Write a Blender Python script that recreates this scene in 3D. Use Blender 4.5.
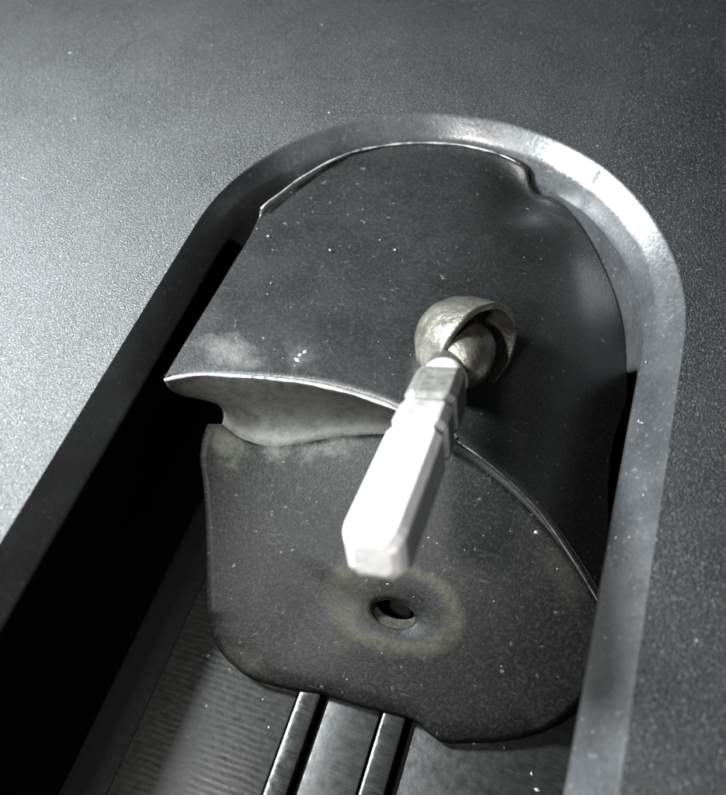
import bpy, bmesh, math, random
import numpy as np
from mathutils import Vector, Matrix

for o in list(bpy.data.objects): bpy.data.objects.remove(o)
SC = bpy.context.scene
COL = SC.collection
S = 0.025                      # metres per unit: half the width of the slot
random.seed(4)
RNG = np.random.default_rng(4)

# ---------------------------------------------------------------- camera
# solved from the photograph: the slot's straight sides meet in one vanishing point, its end is a half circle
CX, CY, FPX = 363.0, 397.5, 800.0
CD = np.array([0.31555553, -0.79971533, 0.51076423])      # along the slot, in camera axes (x right, y down, z forward)
CN = np.array([-0.0319271, -0.54690896, -0.83658308])     # panel normal
CS = np.cross(CD, CN)
CAM = np.array([0.5069, -2.0690, 2.3821])                 # in slot units
cam_d = bpy.data.cameras.new('camera')
cam = bpy.data.objects.new('camera', cam_d); COL.objects.link(cam)
xr = Vector((CS[0], CD[0], CN[0])); yd = Vector((CS[1], CD[1], CN[1])); zf = Vector((CS[2], CD[2], CN[2]))
M = Matrix((xr, -yd, -zf)).transposed().to_4x4()
M.translation = Vector(CAM) * S
cam.matrix_world = M
cam_d.sensor_fit = 'HORIZONTAL'; cam_d.sensor_width = 36.0
cam_d.lens = FPX / 726.0 * 36.0
cam_d.clip_start = 0.002; cam_d.clip_end = 20
cam_d.dof.use_dof = True; cam_d.dof.focus_distance = 0.080; cam_d.dof.aperture_fstop = 32
SC.camera = cam

def ray(px, py):
    v = np.array([(px - CX) / FPX, (py - CY) / FPX, 1.0])
    return np.array([v @ CS, v @ CD, v @ CN])
def at(px, py, z):             # point of a pixel's ray on the level z
    d = ray(px, py); t = (z - CAM[2]) / d[2]
    return CAM + d * t
def on(px, py, zfun, z=-0.3):  # point of a pixel's ray on a surface z = zfun(x, y)
    for _ in range(60):
        q = at(px, py, z); z = 0.5 * z + 0.5 * zfun(q[0], q[1])
    return at(px, py, z)

# ---------------------------------------------------------------- world and lamps
W = bpy.data.worlds.new('World'); SC.world = W; W.use_nodes = True
bg = W.node_tree.nodes['Background']
bg.inputs[0].default_value = (0.80, 0.86, 0.92, 1); bg.inputs[1].default_value = 0.035

def lamp(name, loc, target, size, watts, color):
    d = bpy.data.lights.new(name, 'AREA'); d.shape = 'DISK'; d.size = size * S; d.energy = watts; d.color = color
    o = bpy.data.objects.new(name, d); COL.objects.link(o)
    o.location = Vector(loc) * S
    o.rotation_euler = (Vector(target) - Vector(loc)).to_track_quat('-Z', 'Y').to_euler()
    return o
lamp('window_lamp', (-3.2, -0.9, 2.6), (0, -0.3, 0), 1.0, 0.82, (0.93, 0.985, 1.0))
lamp('flash_lamp', (-0.55, -2.6, 2.6), (0.1, -0.7, 0), 0.35, 0.08, (1.0, 0.98, 0.95))

SC.view_settings.view_transform = 'Standard'; SC.view_settings.look = 'None'
SC.view_settings.exposure = 0.08; SC.view_settings.gamma = 1
SC.view_settings.use_curve_mapping = False

# ---------------------------------------------------------------- helpers
def tag(o, label, cat, group=None, kind=None):
    o['label'] = label; o['category'] = cat
    if group: o['group'] = group
    if kind: o['kind'] = kind
    return o
def empty(name, base):
    o = bpy.data.objects.new(name, None); COL.objects.link(o)
    o.location = Vector(base) * S; o.empty_display_size = 0.005
    return o
def mesh(name, verts, faces, mat, parent=None, base=(0, 0, 0), smooth=True, sharp=None):
    """verts in slot units in the place's axes; base is where the owning thing stands"""
    b = np.array(base, float)
    me = bpy.data.meshes.new(name)
    me.from_pydata([tuple((np.array(v, float) - b) * S) for v in verts], [], [tuple(f) for f in faces])
    bm = bmesh.new(); bm.from_mesh(me)
    bmesh.ops.remove_doubles(bm, verts=bm.verts, dist=1e-7)
    bmesh.ops.recalc_face_normals(bm, faces=bm.faces)
    bm.to_mesh(me); bm.free()
    if smooth:
        me.polygons.foreach_set('use_smooth', [True] * len(me.polygons))
        if sharp: me.set_sharp_from_angle(angle=math.radians(sharp))
    me.materials.append(mat)
    o = bpy.data.objects.new(name, me); COL.objects.link(o)
    if parent: o.parent = parent
    else: o.location = Vector(base) * S
    return o
def up(o):                     # make an open sheet face upwards
    me = o.data
    if sum(p.normal.z * p.area for p in me.polygons) < 0: me.flip_normals()
    return o
def thicken(o, t, off=-1):
    m = o.modifiers.new('thickness', 'SOLIDIFY'); m.thickness = t * S; m.offset = off
    return o
def grid_faces(nu, nv, closed=False):
    f = []
    for i in range(nu - 1 + (1 if closed else 0)):
        for j in range(nv - 1):
            a = i * nv + j; b = ((i + 1) % nu) * nv + j
            f.append((a, b, b + 1, a + 1))
    return f
def resample(pts, n, smooth=True):
    """points (any dimension) to n points along a smooth curve through them"""
    P = np.array(pts, float)
    s = np.r_[0, np.cumsum(np.linalg.norm(np.diff(P[:, :2], axis=0), axis=1))]
    t = np.linspace(0, s[-1], n)
    if not smooth: return np.array([[np.interp(k, s, P[:, c]) for c in range(P.shape[1])] for k in t])
    m = np.zeros_like(P)
    m[1:-1] = (P[2:] - P[:-2]) / (s[2:] - s[:-2])[:, None]
    m[0] = (P[1] - P[0]) / (s[1] - s[0]); m[-1] = (P[-1] - P[-2]) / (s[-1] - s[-2])
    out = []
    for k in t:
        i = min(max(np.searchsorted(s, k) - 1, 0), len(P) - 2)
        h = s[i + 1] - s[i]; q = (k - s[i]) / h
        out.append((2*q**3-3*q**2+1)*P[i] + (q**3-2*q**2+q)*h*m[i] + (-2*q**3+3*q**2)*P[i+1] + (q**3-q**2)*h*m[i+1])
    return np.array(out)
def box(x0, x1, y0, y1, z0, z1, bev=0.006):
    bm = bmesh.new()
    bmesh.ops.create_cube(bm, size=1)
    for v in bm.verts:
        v.co = ((x0+x1)/2 + v.co.x*(x1-x0), (y0+y1)/2 + v.co.y*(y1-y0), (z0+z1)/2 + v.co.z*(z1-z0))
    if bev: bmesh.ops.bevel(bm, geom=list(bm.edges), offset=bev, segments=2, affect='EDGES', profile=0.5)
    vs = [tuple(v.co) for v in bm.verts]; bm.verts.index_update()
    fs = [[v.index for v in f.verts] for f in bm.faces]; bm.free()
    return vs, fs

# ---------------------------------------------------------------- materials
class Mat:
    def __init__(s, name):
        s.m = bpy.data.materials.new(name); s.m.use_nodes = True
        s.n = s.m.node_tree.nodes; s.l = s.m.node_tree.links; s.b = s.n['Principled BSDF']
        tc = s.n.new('ShaderNodeTexCoord'); mp = s.n.new('ShaderNodeVectorMath'); mp.operation = 'SCALE'
        mp.inputs['Scale'].default_value = 1 / S
        s.l.new(tc.outputs['Object'], mp.inputs[0]); s.co = mp.outputs[0]
    def put(s, sock, v):
        i = s.b.inputs[sock]
        if hasattr(v, 'is_linked'): s.l.new(v, i)
        else: i.default_value = v
    def noise(s, scale, detail=3, rough=0.55, stretch=None):
        t = s.n.new('ShaderNodeTexNoise'); t.inputs['Scale'].default_value = scale
        t.inputs['Detail'].default_value = detail; t.inputs['Roughness'].default_value = rough
        if stretch:
            v = s.n.new('ShaderNodeVectorMath'); v.operation = 'MULTIPLY'; v.inputs[1].default_value = stretch
            s.l.new(s.co, v.inputs[0]); s.l.new(v.outputs[0], t.inputs['Vector'])
        else: s.l.new(s.co, t.inputs['Vector'])
        return t.outputs['Fac']
    def rng(s, v, a, b, c=0.0, d=1.0):
        t = s.n.new('ShaderNodeMapRange'); s.l.new(v, t.inputs[0])
        for i, q in enumerate((a, b, c, d)): t.inputs[i + 1].default_value = q
        return t.outputs[0]
    def math(s, op, a, b=None):
        t = s.n.new('ShaderNodeMath'); t.operation = op
        for i, q in enumerate((a, b)):
            if q is None: continue
            if hasattr(q, 'is_linked'): s.l.new(q, t.inputs[i])
            else: t.inputs[i].default_value = q
        return t.outputs[0]
    def mix(s, fac, a, b):
        t = s.n.new('ShaderNodeMix'); t.data_type = 'RGBA'
        for sock, q in ((t.inputs[0], fac), (t.inputs[6], a), (t.inputs[7], b)):
            if hasattr(q, 'is_linked'): s.l.new(q, sock)
            else: sock.default_value = q if not isinstance(q, tuple) else (*q[:3], 1)
        return t.outputs[2]
    def dist(s, p, k=(1, 1, 1)):     # distance from a point on the thing, stretched
        v = s.n.new('ShaderNodeVectorMath'); v.operation = 'SUBTRACT'; v.inputs[1].default_value = p
        s.l.new(s.co, v.inputs[0])
        w = s.n.new('ShaderNodeVectorMath'); w.operation = 'MULTIPLY'; w.inputs[1].default_value = k
        s.l.new(v.outputs[0], w.inputs[0])
        u = s.n.new('ShaderNodeVectorMath'); u.operation = 'LENGTH'; s.l.new(w.outputs[0], u.inputs[0])
        return u.outputs['Value']
    def bump(s, h, strength, dist=0.01, prev=None):
        t = s.n.new('ShaderNodeBump'); t.inputs['Strength'].default_value = strength
        t.inputs['Distance'].default_value = dist * S
        s.l.new(h, t.inputs['Height'])
        if prev: s.l.new(prev, t.inputs['Normal'])
        return t.outputs[0]

def black_paint(name, base, rough, grain, gstr, fleck=0.0, coarse=9, spec=0.5, mott=0.0, deep=.008):
    m = Mat(name)
    g = m.noise(grain, 2, 0.6); g2 = m.noise(grain * 2.3, 1, 0.5); c = m.noise(coarse, 4)
    col = m.mix(m.rng(c, .3, .7), tuple(x * .8 for x in base), tuple(x * 1.25 for x in base))
    if fleck:
        fl = m.rng(m.noise(grain * 0.8, 1, 0.4), .70, .76)
        col = m.mix(m.math('MULTIPLY', fl, fleck), col, (.28, .28, .27))
    if mott: col = m.mix(m.rng(m.noise(grain * .8, 2, .7), .50, .66, 0, mott), col, (.15, .153, .156))
    m.put('Base Color', col)
    m.put('Roughness', m.math('ADD', m.rng(c, .25, .75, rough - .05, rough + .05), m.rng(g, .3, .7, -.06, .06)))
    m.put('Specular IOR Level', spec)
    m.put('Normal', m.bump(g2, gstr * .5, .004, m.bump(g, gstr, deep)))
    return m

panel_m = black_paint('panel_paint', (.016, .0162, .017), .41, 145, .9, .45, coarse=2.5, mott=.30, deep=.0078)
rim_m = black_paint('rim_paint', (.030, .031, .033), .31, 70, .10, .15, 6, .8, mott=.08)
wall_m = black_paint('cavity_shade', (.004, .004, .0045), .7, 40, .3, spec=.15)  # near-black, so the colour itself carries the deep shade of the cavity

BR = (0.05, -0.7, -0.8)      # where the bracket stands
HOLE_PX = (393, 612)

# ---------------------------------------------------------------- panel with the slot
BEND = 0.565
def zp(x):                     # the panel folds down slightly beyond a crease along the slot
    d = max(0.0, x - BEND); return -0.055 * d - 0.07 * d * d if d < 2 else -0.39 - 0.335 * (d - 2)
xs = sorted(set([round(v, 4) for v in np.r_[np.linspace(-7, -1, 34), np.cos(np.linspace(math.pi, 0, 150)), np.linspace(1, 7, 34), [BEND, BEND + .012, BEND + .03]]]))
YB, YT = -4.2, 6.0
pv, pf = [], []
rows = np.linspace(0, 1, 26) ** 1.6
for x in xs:
    y0 = math.sqrt(max(0, 1 - x * x)) if abs(x) < 1 else 0.0
    for q in rows: pv.append((x, y0 + (YT - y0) * q, zp(x)))
pf = grid_faces(len(xs), len(rows))
lo = np.linspace(YB, 0, 14)
for side in (-1, 1):
    sx = [x for x in xs if x * side >= 0.9999]
    k0 = len(pv)
    for x in sx:
        for y in lo: pv.append((x, y, zp(x)))
    pf += [tuple(i + k0 for i in f) for f in grid_faces(len(sx), len(lo))]
panel = empty('painted_panel', (0, 0, 0))
tag(panel, 'black painted metal panel with a round-ended slot cut through it', 'panel')
up(mesh('panel_face', pv, pf, panel_m.m, panel, smooth=True, sharp=3))

# slot outline from the lower left up round the end and down the right side
loop = [(-1, y) for y in np.linspace(YB, 0, 60)[:-1]] + [(x, math.sqrt(max(0, 1 - x*x))) for x in xs if abs(x) <= 1] + [(1, y) for y in np.linspace(0, YB, 60)[1:]]
def inset(p, d):
    x, y = p
    if d > 0: d *= 1 - .55 * min(1, max(0, (-x - .80) / .17))
    if y <= 0: return (x - d * math.copysign(1, x), y)
    return (x * (1 - d), y * (1 - d))
prof = [(0, 0), (.004, -.0015), (.009, -.006), (.014, -.011), (.04, -.038), (.066, -.066), (.075, -.077), (.082, -.090), (.104, -.145), (.110, -.160), (.113, -.17)]
def wob(i): return 0.004 * math.sin(i * .21) * math.sin(i * .083 + 1)
rv = []
for i, p in enumerate(loop):
    f_ = min(1, max(0, (.35 - p[1]) / .5))
    for d, z in prof:
        z = z * (1 - f_) + f_ * -.17 * (d / .113) ** 1.05
        x, y = inset(p, d + (wob(i) if d > .03 else 0)); rv.append((x, y, z + zp(p[0])))
rim = mesh('rim', rv, grid_faces(len(loop), len(prof)), rim_m.m, panel, smooth=True, sharp=40)
up(rim)
# wall of the slot below the rim: deep round the end, cut back under the panel along the sides
def wall_depth(p):
    a = math.degrees(math.atan2(p[1], p[0])) if p[1] > 0 else -1
    t = min(1, max(0, (p[1] + .02) / .22 if p[0] > 0 else (p[1] - .02) / .25)) * min(1, max(0, (172 - a) / 10))
    return -.19 - .31 * t
wv = []
for i, p in enumerate(loop):
    zd = wall_depth(p); o = zp(p[0])
    for d, z in ((.113, -.17), (.116, (zd - .17) / 2), (.117, zd), (.11, zd - .012), (-.12, zd - .012), (-.12, -.6), (-.12, -1.1), (-.12, -1.4), (-.12, -1.9)):
        x, y = inset(p, d + (wob(i) if d > 0 else 0)); wv.append((x, y, z + o))
nw = 9
mesh('slot_wall', [wv[i*nw+j] for i in range(len(loop)) for j in range(4)], grid_faces(len(loop), 4), rim_m.m, panel, smooth=True, sharp=35)
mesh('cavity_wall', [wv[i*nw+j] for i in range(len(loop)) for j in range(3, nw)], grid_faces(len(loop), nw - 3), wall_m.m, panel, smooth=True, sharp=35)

# ---------------------------------------------------------------- floor of the channel
FZ = -0.85
def floor_mat(name, base, rough, waves, wstr, gl=.25):
    m = Mat(name)
    wv_ = m.n.new('ShaderNodeTexWave'); wv_.wave_type = 'BANDS'; wv_.bands_direction = 'Y'
    wv_.inputs['Scale'].default_value = waves; wv_.inputs['Distortion'].default_value = 3.2; wv_.inputs['Detail'].default_value = 3
    wv_.inputs['Detail Scale'].default_value = .7
    m.l.new(m.co, wv_.inputs['Vector'])
    n = m.noise(30, 3); s = m.noise(14, 4, .6, (1, 9, 1))
    m.put('Base Color', m.mix(m.rng(s, .35, .7), tuple(x * .7 for x in base), tuple(x * 1.5 for x in base)))
    m.put('Roughness', m.rng(n, .3, .7, rough - .08, rough + .1)); m.put('Specular IOR Level', .3)
    m.put('Normal', m.bump(n, .2, .006, m.bump(wv_.outputs['Fac'], wstr, .012)))
    return m
ridged_m = floor_mat('ridged_floor', (.011, .0113, .011), .40, 13, .07)
plain_m = floor_mat('plain_floor', (.008, .0083, .0083), .38, 3, .08)
strip_m = floor_mat('strip_floor', (.013, .0133, .0133), .42, 4, .08)
rail_m = floor_mat('rail_metal', (.012, .0123, .0118), .22, 2, .05)

chan = empty('channel_floor', (0, -2.6, FZ))
tag(chan, 'dark channel floor with two raised rails running under the bracket', 'channel')
CB = (0, -2.6, FZ)
def part(name, bx, mat): return mesh(name, *bx, mat, chan, CB, smooth=True, sharp=40)
def xf(px, py, z): return at(px, py, z)[0]
gx = (xf(200, 590, FZ) + xf(105, 795, FZ)) / 2
r1 = (xf(262, 795, FZ + .05), xf(286, 795, FZ + .05)); r2 = (xf(358, 795, FZ + .05), xf(384, 795, FZ + .05))
YA, YE = -4.2, 0.9
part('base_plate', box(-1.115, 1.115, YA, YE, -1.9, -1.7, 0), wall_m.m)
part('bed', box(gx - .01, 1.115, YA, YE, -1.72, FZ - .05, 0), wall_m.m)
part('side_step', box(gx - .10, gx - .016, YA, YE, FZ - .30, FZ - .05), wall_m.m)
part('ridged_plate', box(gx, r1[0] - .012, YA, YE, FZ - .06, FZ), ridged_m.m)
part('rail', box(r1[0], r1[1], YA, YE, FZ - .06, FZ + .05, .012), rail_m.m)
part('centre_strip', box(r1[1] + .03, r2[0] - .012, YA, YE, FZ - .06, FZ + .012), strip_m.m)
part('rail', box(r2[0], r2[1], YA, YE, FZ - .06, FZ + .05, .012), rail_m.m)
part('plain_plate', box(r2[1] + .04, 1.10, YA, YE, FZ - .06, FZ), plain_m.m)

# ---------------------------------------------------------------- sheet metal bracket
def zu(x, y):
    return -.1 - .42 * max(0, x + .05) ** 2
# outer edge of the upper plate, tip at the left, round the end, down the right side
Bpx = [(165, 378), (182, 349), (200, 319), (218, 289), (235, 260), (250, 235), (261, 213), (280, 197), (299, 183), (320, 170), (343, 159), (362, 151), (380, 146), (402, 143), (424, 144), (457, 148), (490, 155), (511, 161), (524, 171), (536, 186), (550, 194)]
Bp = [on(*p, zu) for p in Bpx]
Bp += [np.array([r * math.cos(a), r * math.sin(a), zu(r * math.cos(a), 0)]) for r, a in [(.885, math.radians(q)) for q in (58, 50, 42, 34, 26, 18, 10)]]
for x, y in ((.895, .02), (.885, -.10), (.872, -.2), (.872, -.32), (.885, -.45), (.915, -.6), (.935, -.75)): Bp.append(np.array([x, y, zu(x, y)]))
Apx = [(165, 378), (185, 374), (205, 372.5), (250, 375), (300, 380), (340, 388), (385, 402), (420, 418), (455, 437), (500, 470), (540, 510), (575, 560), (602, 605)]
Ap = [on(*p, zu) for p in Apx]
Bp.append(Ap[-1])
NU, NV = 161, 44
Ac = resample(Ap, NU); Bc = resample(Bp, NU)
for q_ in Bc:
    if q_[1] > .2 and math.hypot(q_[0], q_[1]) > .890: q_[:2] *= .890 / math.hypot(q_[0], q_[1])
for c_ in (Ac, Bc): c_[:, 2] = [zu(x, y) for x, y in c_[:, :2]]
def dent(x, y):                # hammered unevenness of the sheet
    rr = math.hypot(x, y); an = math.degrees(math.atan2(y, x))
    def valley(c, w, dep, r0, r1, r2):
        g_ = dep * math.exp(-((an - c) / w) ** 2)
        q_ = (rr - r0) / (r1 - r0) if rr < r1 else (r2 - rr) / (r2 - r1)
        q_ = min(1, max(0, q_)); return -g_ * q_ * q_ * (3 - 2 * q_)
    up_ = valley(71, 11, .075, .45, .815, .90) + valley(46, 15, .030, .2, .72, .95) if y > 0 else 0
    return (up_ + .006 * math.sin(3.1 * x + 1.2) * math.sin(2.7 * y + .4) + .020 * math.exp(-((x - .20) ** 2 + (y - .82) ** 2) / .012)
            - .012 * math.exp(-((x + .45) ** 2 + (y - .1) ** 2) / .10) + .018 * math.exp(-((x - .42) ** 2 + (y - .52) ** 2) / .03))
uv_ = []
for i in range(NU):
    for j in range(NV):
        q = (j / (NV - 1)); q = 1 - (1 - q) ** 1.15
        x, y = Ac[i, :2] * (1 - q) + Bc[i, :2] * q
        fade = min(1, q * 6)
        lip = .02 * max(0, (q - .97) / .03) ** 1.5 * (1 if (Bc[i, 1] > .23 and Bc[i, 0] < .26) else 0)
        uv_.append((x, y, zu(x, y) + dent(x, y) * fade + lip))

bracket = empty('sheet_metal_bracket', BR)
tag(bracket, 'bent black sheet metal bracket filling the round end of the slot', 'bracket')
def local(p): return tuple(np.array(p) - np.array(BR))

def bracket_paint(name, dusty=None, ring=None, rough=.38, tone=(.0075, .0078, .008), spec=.55):
    m = Mat(name)
    g = m.noise(105, 2, .6); c = m.noise(5, 5, .6); sp = m.noise(38, 2, .5)
    col = m.mix(m.rng(c, .35, .7), tone, tuple(q * 1.4 for q in tone))
    col = m.mix(m.rng(m.noise(75, 2, .6), .45, .72, 0, .20), col, (.05, .05, .046))
    fl = m.rng(sp, .70, .76); col = m.mix(m.math('MULTIPLY', fl, .22), col, (.25, .25, .23))
    sc = m.math('MAXIMUM', m.rng(m.noise(5, 3, .6, (2, 34, 2)), .66, .70), m.rng(m.noise(4, 3, .6, (30, 5, 3)), .68, .72))
    col = m.mix(m.math('MULTIPLY', sc, .16), col, (.14, .14, .13))
    ro = m.rng(c, .3, .7, rough - .02, rough + .05)
    if dusty:
        for (p, k, r0, r1, amt, dcol) in dusty:
            d = m.math('ADD', m.dist(p, k), m.rng(m.noise(9, 5, .65), 0, 1, -.18, .18))
            f = m.math('MULTIPLY', m.rng(d, r1, r0, 0, amt), m.rng(m.noise(26, 4, .7), .3, .6, .45, 1))
            col = m.mix(f, col, dcol)
            ro = m.math('ADD', ro, m.math('MULTIPLY', f, .3))
    if ring:
        p, k, rad, w, amt, dcol = ring
        d = m.math('ADD', m.dist(p, k), m.rng(m.noise(7, 4, .6), 0, 1, -.045, .045))
        f = m.rng(m.math('ABSOLUTE', m.math('SUBTRACT', d, rad)), w, w * .25, 0, amt)
        f = m.math('MULTIPLY', f, m.math('MULTIPLY', m.rng(m.noise(4.2, 3, .5), .36, .56, .2, 1), m.rng(m.noise(30, 4, .7), .35, .6, .25, 1)))
        col = m.mix(f, col, dcol)
    m.put('Base Color', col); m.put('Roughness', ro); m.put('Specular IOR Level', spec)
    m.put('Normal', m.bump(m.noise(130, 1), .12, .004, m.bump(g, .22, .005)))
    return m
DUST = (.115, .119, .11)
p1 = local(at(232, 352, -.1)); p2 = local(at(300, 358, -.1))
upper_m = bracket_paint('upper_paint', rough=.33, spec=.62, dusty=[(p1, (1, 1.9, 1), .0, .15, .42, (.15, .15, .145)), (p2, (1, 1.5, 1), 0, .09, .10, (.2, .2, .2))])
upl = up(mesh('upper_plate', uv_, grid_faces(NU, NV), upper_m.m, bracket, BR))
thicken(upl, .022)

# lower tab: a surface fitted through points read along its edge
Cpx = [(222, 424, -.40), (243, 439, -.44), (280, 447, -.45), (330, 438, -.42), (380, 434, -.40), (420, 437, -.36), (455, 451, -.32), (500, 483, -.35), (540, 521, -.41), (575, 566, -.49), (602, 607, -.55)]
Epx = [(601, 640, -.61), (596, 668, -.66), (587, 692, -.70), (570, 712, -.73), (545, 729, -.75), (510, 739, -.77), (470, 742, -.78), (443, 741, -.78), (430, 733, -.775), (418, 722, -.77), (400, 715, -.765),
       (360, 705, -.77), (318, 692, -.77), (298, 690, -.77), (272, 684, -.76), (250, 677, -.75), (228, 660, -.73), (212, 638, -.70), (208, 610, -.66), (207, 560, -.58), (206, 520, -.52), (203, 480, -.47), (200, 458, -.44), (203, 436, -.41), (208, 424, -.40)]
fitp = [at(*p) for p in Cpx + Epx] + [at(*HOLE_PX, -.61)] * 4
X = np.array(fitp)
def basis(x, y): return np.array([1, x, y, x*x, x*y, y*y, x*x*y, x**3])
co_, *_ = np.linalg.lstsq(np.array([basis(*q[:2]) for q in X]), X[:, 2], rcond=None)
def zl(x, y): return float(basis(x, y) @ co_)
Cc = resample([on(p[0], p[1], zl) for p in Cpx], NU)
Ec = resample([on(p[0], p[1], zl) for p in Epx], 150)
outline = np.vstack([Cc, Ec])
hc = on(*HOLE_PX, zl)
hx = (on(417, 611, zl)[0] - on(369, 613, zl)[0]) / 2
hy = (on(391, 598, zl)[1] - on(395, 628, zl)[1]) / 2
tv = []; rad = [0, .03, .07, .13, .2, .3, .42, .55, .68, .8, .9, .96, 1]
for p in outline:
    dx, dy = p[0] - hc[0], p[1] - hc[1]; a = math.atan2(dy / hy, dx / hx)
    h = hc[:2] + np.array([hx * math.cos(a), hy * math.sin(a)])
    for k in rad:
        x, y = h * (1 - k) + p[:2] * k
        rr = math.hypot((x - hc[0]) / hx, (y - hc[1]) / hy)
        dimple = -.020 * math.exp(-((rr - 1) / .55) ** 2) + .003 * math.exp(-((rr - 2.9) / .5) ** 2)
        edge = -.03 * max(0, (k - .86) / .14) ** 2 if p[1] < -1.35 else 0
        tv.append((x, y, zl(x, y) + dimple + edge + dent(x + .3, y + 1.9) * min(1, k * 3) * .3))
ring_k = (1.0, hx / hy * .92, .2)
yl = local(hc)
def stain(px, py): return local(on(px, py, zl))
lower_m = bracket_paint('lower_paint', [(stain(222, 440), (1, 1, .6), .02, .12, .4, (.10, .10, .08)), (stain(285, 446), (.7, 1.5, .6), .02, .11, .35, (.12, .125, .11)), (stain(340, 438), (.7, 1.5, .6), .0, .09, .3, (.12, .125, .11)), (stain(245, 665), (1, 2, .5), 0, .13, .2, (.1, .1, .08)), (stain(570, 560), (1, 1, .5), 0, .16, .10, (.12, .11, .09)), (stain(360, 600), (1, 1, .5), 0, .2, .12, (.12, .12, .1))],
                        ((yl[0] - .01, yl[1] + .02, yl[2]), ring_k, hx * 2.75, .055, .50, (.052, .048, .034)), rough=.44, tone=(.0048, .0049, .0048), spec=.13)
low = up(mesh('lower_tab', tv, grid_faces(len(outline), len(rad), True), lower_m.m, bracket, BR))
thicken(low, .035)

# step between the two plates, rounded over at the top and swept out at the bottom
sv = []; NS = 18
for i in range(NU):
    P0 = np.array([*Ac[i, :2], zu(*Ac[i, :2])]); P3 = np.array([*Cc[i, :2], zl(*Cc[i, :2])])
    u = i / (NU - 1); h = np.linalg.norm(P3 - P0)
    tA = np.array([0, -1, -.15]); gy = (zl(P3[0], P3[1] + .02) - zl(P3[0], P3[1] - .02)) / .04; tC = np.array([0, 1.0, gy])
    w_ = math.exp(-u * 14)
    P1 = P0 + tA * min(.045, h * .25) + np.array([0, -.02, -.12]) * w_; P2 = P3 + tC * min(.16, h * .45)
    for j in range(NS):
        t = (j / (NS - 1)) ** 1.2
        sv.append((1-t)**3*P0 + 3*(1-t)**2*t*P1 + 3*(1-t)*t*t*P2 + t**3*P3)
def wallp(px, py, z): return local(at(px, py, z))
step_m = bracket_paint('step_paint', [(wallp(255, 418, -.3), (1, 1, .6), .14, .36, .95, DUST), (wallp(345, 415, -.3), (1, 1, .6), .12, .32, .95, DUST), (wallp(400, 418, -.3), (1, 1, 1), .02, .18, .8, DUST)], rough=.5)
stp = mesh('step', sv, grid_faces(NU, NS), step_m.m, bracket, BR)
up(stp); thicken(stp, .02)
# pale beads: highlight along the fold and outer edge put into their colour
ev = []; NE = 7
Al = [i for i in range(NU)]
glint = Mat('edge_glint')
nf = glint.noise(16, 4, .7)
glint.put('Base Color', glint.mix(glint.rng(nf, .35, .6), (.06, .06, .06), (.55, .55, .54))); glint.put('Metallic', .6); glint.put('Roughness', .38)
def bead(name, pts, rad_, mat):
    v = []
    P = np.array(pts)
    for i in range(len(P)):
        t = P[min(i + 1, len(P) - 1)] - P[max(i - 1, 0)]; t /= np.linalg.norm(t)
        a = np.cross(t, [0, 0, 1]); a /= np.linalg.norm(a); b = np.cross(a, t)
        r_ = rad_(i / (len(P) - 1))
        for k in range(NE):
            w = 2 * math.pi * k / NE
            v.append(P[i] + r_ * (math.cos(w) * a + math.sin(w) * b))
    f = []
    for i in range(len(P) - 1):
        for k in range(NE):
            f.append((i*NE+k, i*NE+(k+1) % NE, (i+1)*NE+(k+1) % NE, (i+1)*NE+k))
    f += [tuple(range(NE)), tuple(range((len(P)-1)*NE, len(P)*NE))]
    return mesh(name, v, f, mat, bracket, BR)
fold = [(Ac[i, 0], Ac[i, 1] - .008, zu(*Ac[i, :2]) - .004) for i in range(NU)]
bead('fold_glint', fold, lambda u: .0080 * (1 if u < .5 else max(.3, 1 - (u - .5) * 6)) * (.85 + .25 * math.sin(u * 60)), glint.m)

rimline = [Bc[i] + np.array([-.004 * Bc[i, 0], -.004, .024]) for i in range(NU) if Bc[i, 1] > .22 and Bc[i, 0] < .235]
bead('edge_glint', rimline, lambda u: .0055 * (.8 + .3 * math.sin(u * 47)), glint.m)
hv = []
for i in range(40):
    w = 2 * math.pi * i / 40; q = hc + np.array([hx * 1.0 * math.cos(w), hy * 1.0 * math.sin(w), 0]); q[2] = zl(q[0], q[1]) - .032
    for k in (0, .03, .06): hv.append(q + np.array([0, .85, -.53]) * k)
# ---------------------------------------------------------------- ball socket and square spindle
TH = math.radians(20)
ax = np.array([0.01, -math.cos(TH), math.sin(TH)]); ax /= np.linalg.norm(ax)
e1 = np.array([1.0, 0, 0]) - ax * ax[0]; e1 /= np.linalg.norm(e1)
e2 = np.cross(e1, ax); e2 = e2 if e2[2] > 0 else -e2
BC = at(455, 354, 0.0)         # centre of the ball
def lathe(prof_, n, origin, A, U, V, jit=0):
    v = []
    for i in range(n):
        w = 2 * math.pi * i / n
        for t, r_ in prof_:
            k = 1 + (jit * math.sin(w * 3 + t * 30) * math.cos(w * 5 + 1) if jit else 0)
            v.append(origin + A * t + (U * math.cos(w) + V * math.sin(w)) * r_ * k)
    return v, grid_faces(n, len(prof_), True)
old = Mat('dull_metal')
og = old.noise(24, 4, .65); oc = old.noise(7, 4, .6)
old.put('Base Color', old.mix(old.rng(oc, .35, .65), (.085, .081, .070), (.19, .182, .158)))
old.put('Metallic', .75); old.put('Roughness', old.rng(og, .3, .7, .30, .50)); old.put('Normal', old.bump(og, .6, .016))
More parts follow.
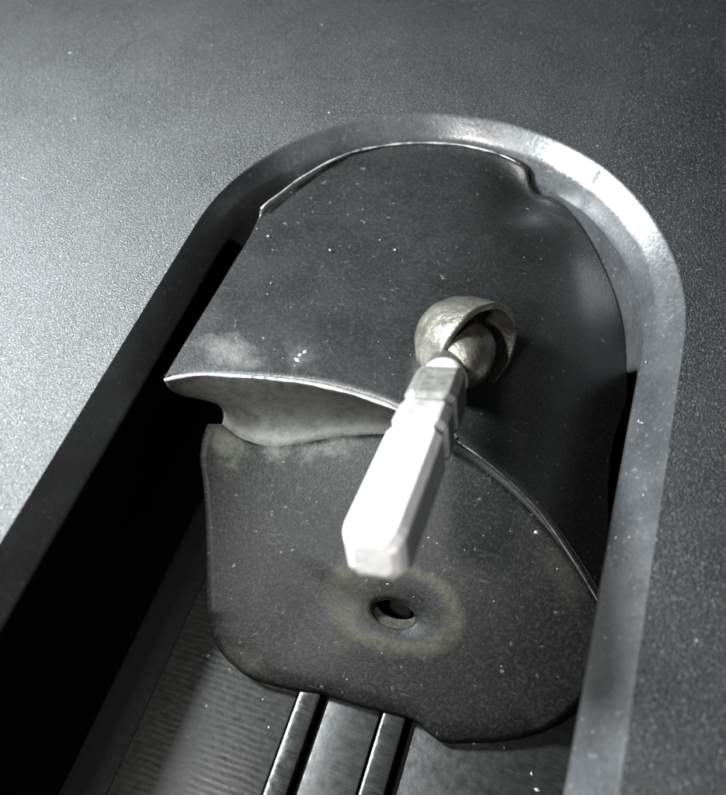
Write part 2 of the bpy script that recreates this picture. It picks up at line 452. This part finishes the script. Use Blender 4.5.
# cup: axis leans towards the right so its mouth shows as a crescent there
ca = np.array([.78, -.50, .30]); ca /= np.linalg.norm(ca)
c1 = np.cross(ca, [0, 0, 1]); c1 /= np.linalg.norm(c1); c2 = np.cross(c1, ca)
SB = tuple(at(458, 345, -.12))
socket = empty('ball_socket', SB)
tag(socket, 'dull grey cup-shaped socket set in the bracket around the spindle', 'socket')
R_ = .195
cup = [(-.25, .0), (-.24, .065), (-.21, .118), (-.16, .155), (-.085, .184), (.0, R_), (.018, R_ + .002), (.026, R_ - .006), (.026, R_ - .018), (.015, R_ - .026), (-.05, .150), (-.10, .10), (-.125, 0)]
mesh('cup', *lathe(cup, 48, BC + np.array([.065, .045, -.015]), ca, c1, c2, .014), old.m, socket, SB, sharp=50)
ballp = [(.112 * math.cos(a) + (.05 if math.cos(a) > 0 else -.02), .106 * math.sin(a)) for a in np.linspace(math.pi, 0, 24)]
mesh('hole_sleeve', hv, grid_faces(40, 3, True), old.m, bracket, BR)
mesh('ball', *lathe(ballp, 32, BC + np.array([.035, .02, 0]), ax, e1, e2), old.m, socket, SB)

dsteel = Mat('dull_steel'); dg = dsteel.noise(30, 4, .6)
dsteel.put('Base Color', dsteel.mix(dsteel.rng(dg, .3, .7), (.085, .082, .076), (.19, .187, .18))); dsteel.put('Metallic', .4); dsteel.put('Roughness', .4)
steel = Mat('bright_steel')
sg = steel.noise(45, 3, .6, (1, .25, 1))
steel.put('Base Color', steel.mix(steel.rng(sg, .3, .7), (.66, .65, .645), (.82, .81, .805)))
steel.put('Metallic', .42); steel.put('Roughness', steel.rng(sg, .3, .7, .30, .42)); steel.put('Normal', steel.bump(sg, .12, .006))
spindle = empty('square_spindle', tuple(BC))
tag(spindle, 'bright square steel spindle sticking out of the socket', 'spindle')
SPB = tuple(BC)
mesh('neck', *lathe([(-.08, .0), (-.07, .04), (-.05, .066), (-.02, .078), (.10, .078), (.15, .072), (.21, .072), (.21, 0)], 32, BC, ax, e1, e2), old.m, spindle, SPB, sharp=40)
mesh('shoulder', *lathe([(.13, 0), (.135, .062), (.15, .078), (.17, .083), (.19, .083), (.205, .076), (.215, .05), (.22, 0)], 36, BC, ax, e1, e2), steel.m, spindle, SPB, sharp=45)
def square(sections, rot, ch):
    """sections (t, half side); square with cut corners"""
    v = []; n = 8
    for t, h in sections:
        c = ch * min(1, h / .06)
        pts = [(h, -h + c), (h, h - c), (h - c, h), (-h + c, h), (-h, h - c), (-h, -h + c), (-h + c, -h), (h - c, -h)]
        for x, y in pts:
            X_ = x * math.cos(rot) - y * math.sin(rot); Y_ = x * math.sin(rot) + y * math.cos(rot)
            v.append(BC + ax * t + e1 * X_ + e2 * Y_)
    f = []
    for i in range(len(sections) - 1):
        for k in range(n): f.append((i*n+k, i*n+(k+1) % n, (i+1)*n+(k+1) % n, (i+1)*n+k))
    f += [tuple(range(n)), tuple(range((len(sections)-1)*n, len(sections)*n))]
    return v, f
def bev(o, w):
    m = o.modifiers.new('soft_edges', 'BEVEL'); m.width = w * S; m.segments = 2; m.limit_method = 'ANGLE'; m.angle_limit = math.radians(25)
    return o
ROT = math.radians(12)
bev(mesh('collar', *square([(.200, .068), (.218, .086), (.37, .089), (.395, .076), (.42, .074)], ROT, .026), dsteel.m, spindle, SPB, smooth=False), .004)
mid = Mat('worn_steel'); mg = mid.noise(28, 4, .6)
mid.put('Base Color', mid.mix(mid.rng(mg, .3, .7), (.22, .215, .21), (.40, .395, .385))); mid.put('Metallic', .45); mid.put('Roughness', .36)
bev(mesh('step_ring', *square([(.405, .074), (.425, .090), (.515, .091), (.54, .080), (.56, .079)], ROT, .027), mid.m, spindle, SPB, smooth=False), .004)
bev(mesh('shaft', *square([(.545, .079), (.575, .0905), (.985, .0905), (1.015, .086), (1.04, .074), (1.05, .055)], ROT, .027), steel.m, spindle, SPB, smooth=False), .004)

# ---------------------------------------------------------------- dust
dm = Mat('dust'); dm.put('Base Color', (.26, .26, .25, 1)); dm.put('Roughness', .8)
dv, df = [], []
def speck(p, s):
    k = len(dv)
    a = random.random() * 6.28; l = s * (1 + random.random())
    for i in range(4):
        w = a + i * math.pi / 2; q = l if i % 2 else s
        dv.append((p[0] + q * math.cos(w), p[1] + q * math.sin(w), p[2] + .001))
    dv.append((p[0], p[1], p[2] + s * .7))
    df.extend([(k, k+1, k+4), (k+1, k+2, k+4), (k+2, k+3, k+4), (k+3, k, k+4)])
def fibre(p, l, a, zf_):
    k = len(dv); n = 6; bend = random.uniform(-.8, .8)
    x, y = p[0], p[1]
    for i in range(n):
        nx, ny = -math.sin(a), math.cos(a); w = .0014
        z = zf_(x, y) + .004
        dv.append((x + nx * w, y + ny * w, z)); dv.append((x - nx * w, y - ny * w, z + .001))
        x += math.cos(a) * l / n; y += math.sin(a) * l / n; a += bend / n
    for i in range(n - 1): df.append((k+2*i, k+2*i+1, k+2*i+3, k+2*i+2))
for _ in range(150):           # panel
    x, y = random.uniform(-3, 2.2), random.uniform(-2, 2.6)
    if abs(x) < 1.02 and y < math.sqrt(max(0, 1.04 - min(1, x*x))): continue
    speck((x, y, zp(x)), random.choice((.002, .002, .003, .004)))
speck((*at(694, 52, 0)[:2], zp(1.0)), .009)
for px, py in ((300, 355), (305, 352), (297, 360), (536, 532), (268, 236), (455, 437), (395, 250), (330, 250)):
    f_ = zl if py > 500 else zu
    q = on(px, py, f_); speck(q, .006 if py < 300 else .008)
for _ in range(80):           # bracket and tab
    px, py = random.uniform(200, 620), random.uniform(170, 735)
    f_ = zl if py > 470 else zu
    q = on(px, py, f_)
    if py <= 470 and (py > 360 or math.hypot(q[0], max(0, q[1])) > .85 or q[0] < -.8): continue
    if py > 470 and (px < 215 or px > 590 or py > 690 - abs(px - 400) * .2): continue
    speck(q, random.choice((.0014, .0018, .0025)))
for _ in range(14):            # rim along the right side
    y = random.uniform(-1.6, .5); d = random.uniform(.02, .11)
    x = (1 - d) if y <= 0 else None
    if x is None: continue
    zz = np.interp(d, [q[0] for q in prof], [q[1] for q in prof]) + zp(1)
    speck((x, y, zz + .001), random.choice((.002, .003, .004)))
for _ in range(22):           # floor
    speck((random.uniform(gx, .9), random.uniform(-2.1, -1.35), FZ), random.choice((.003, .004, .006)))
for px, py in ():
    f_ = zl if py < 730 else (lambda x, y: FZ)
    q = on(px, py, f_); fibre(q, random.uniform(.04, .09), random.uniform(-.6, .6) + (1.2 if py > 730 else 0), f_)
dust = mesh('dust', dv, df, dm.m, None, (0, 0, 0), smooth=False)
tag(dust, 'pale dust specks and lint scattered over the painted metal', 'dust', kind='stuff')
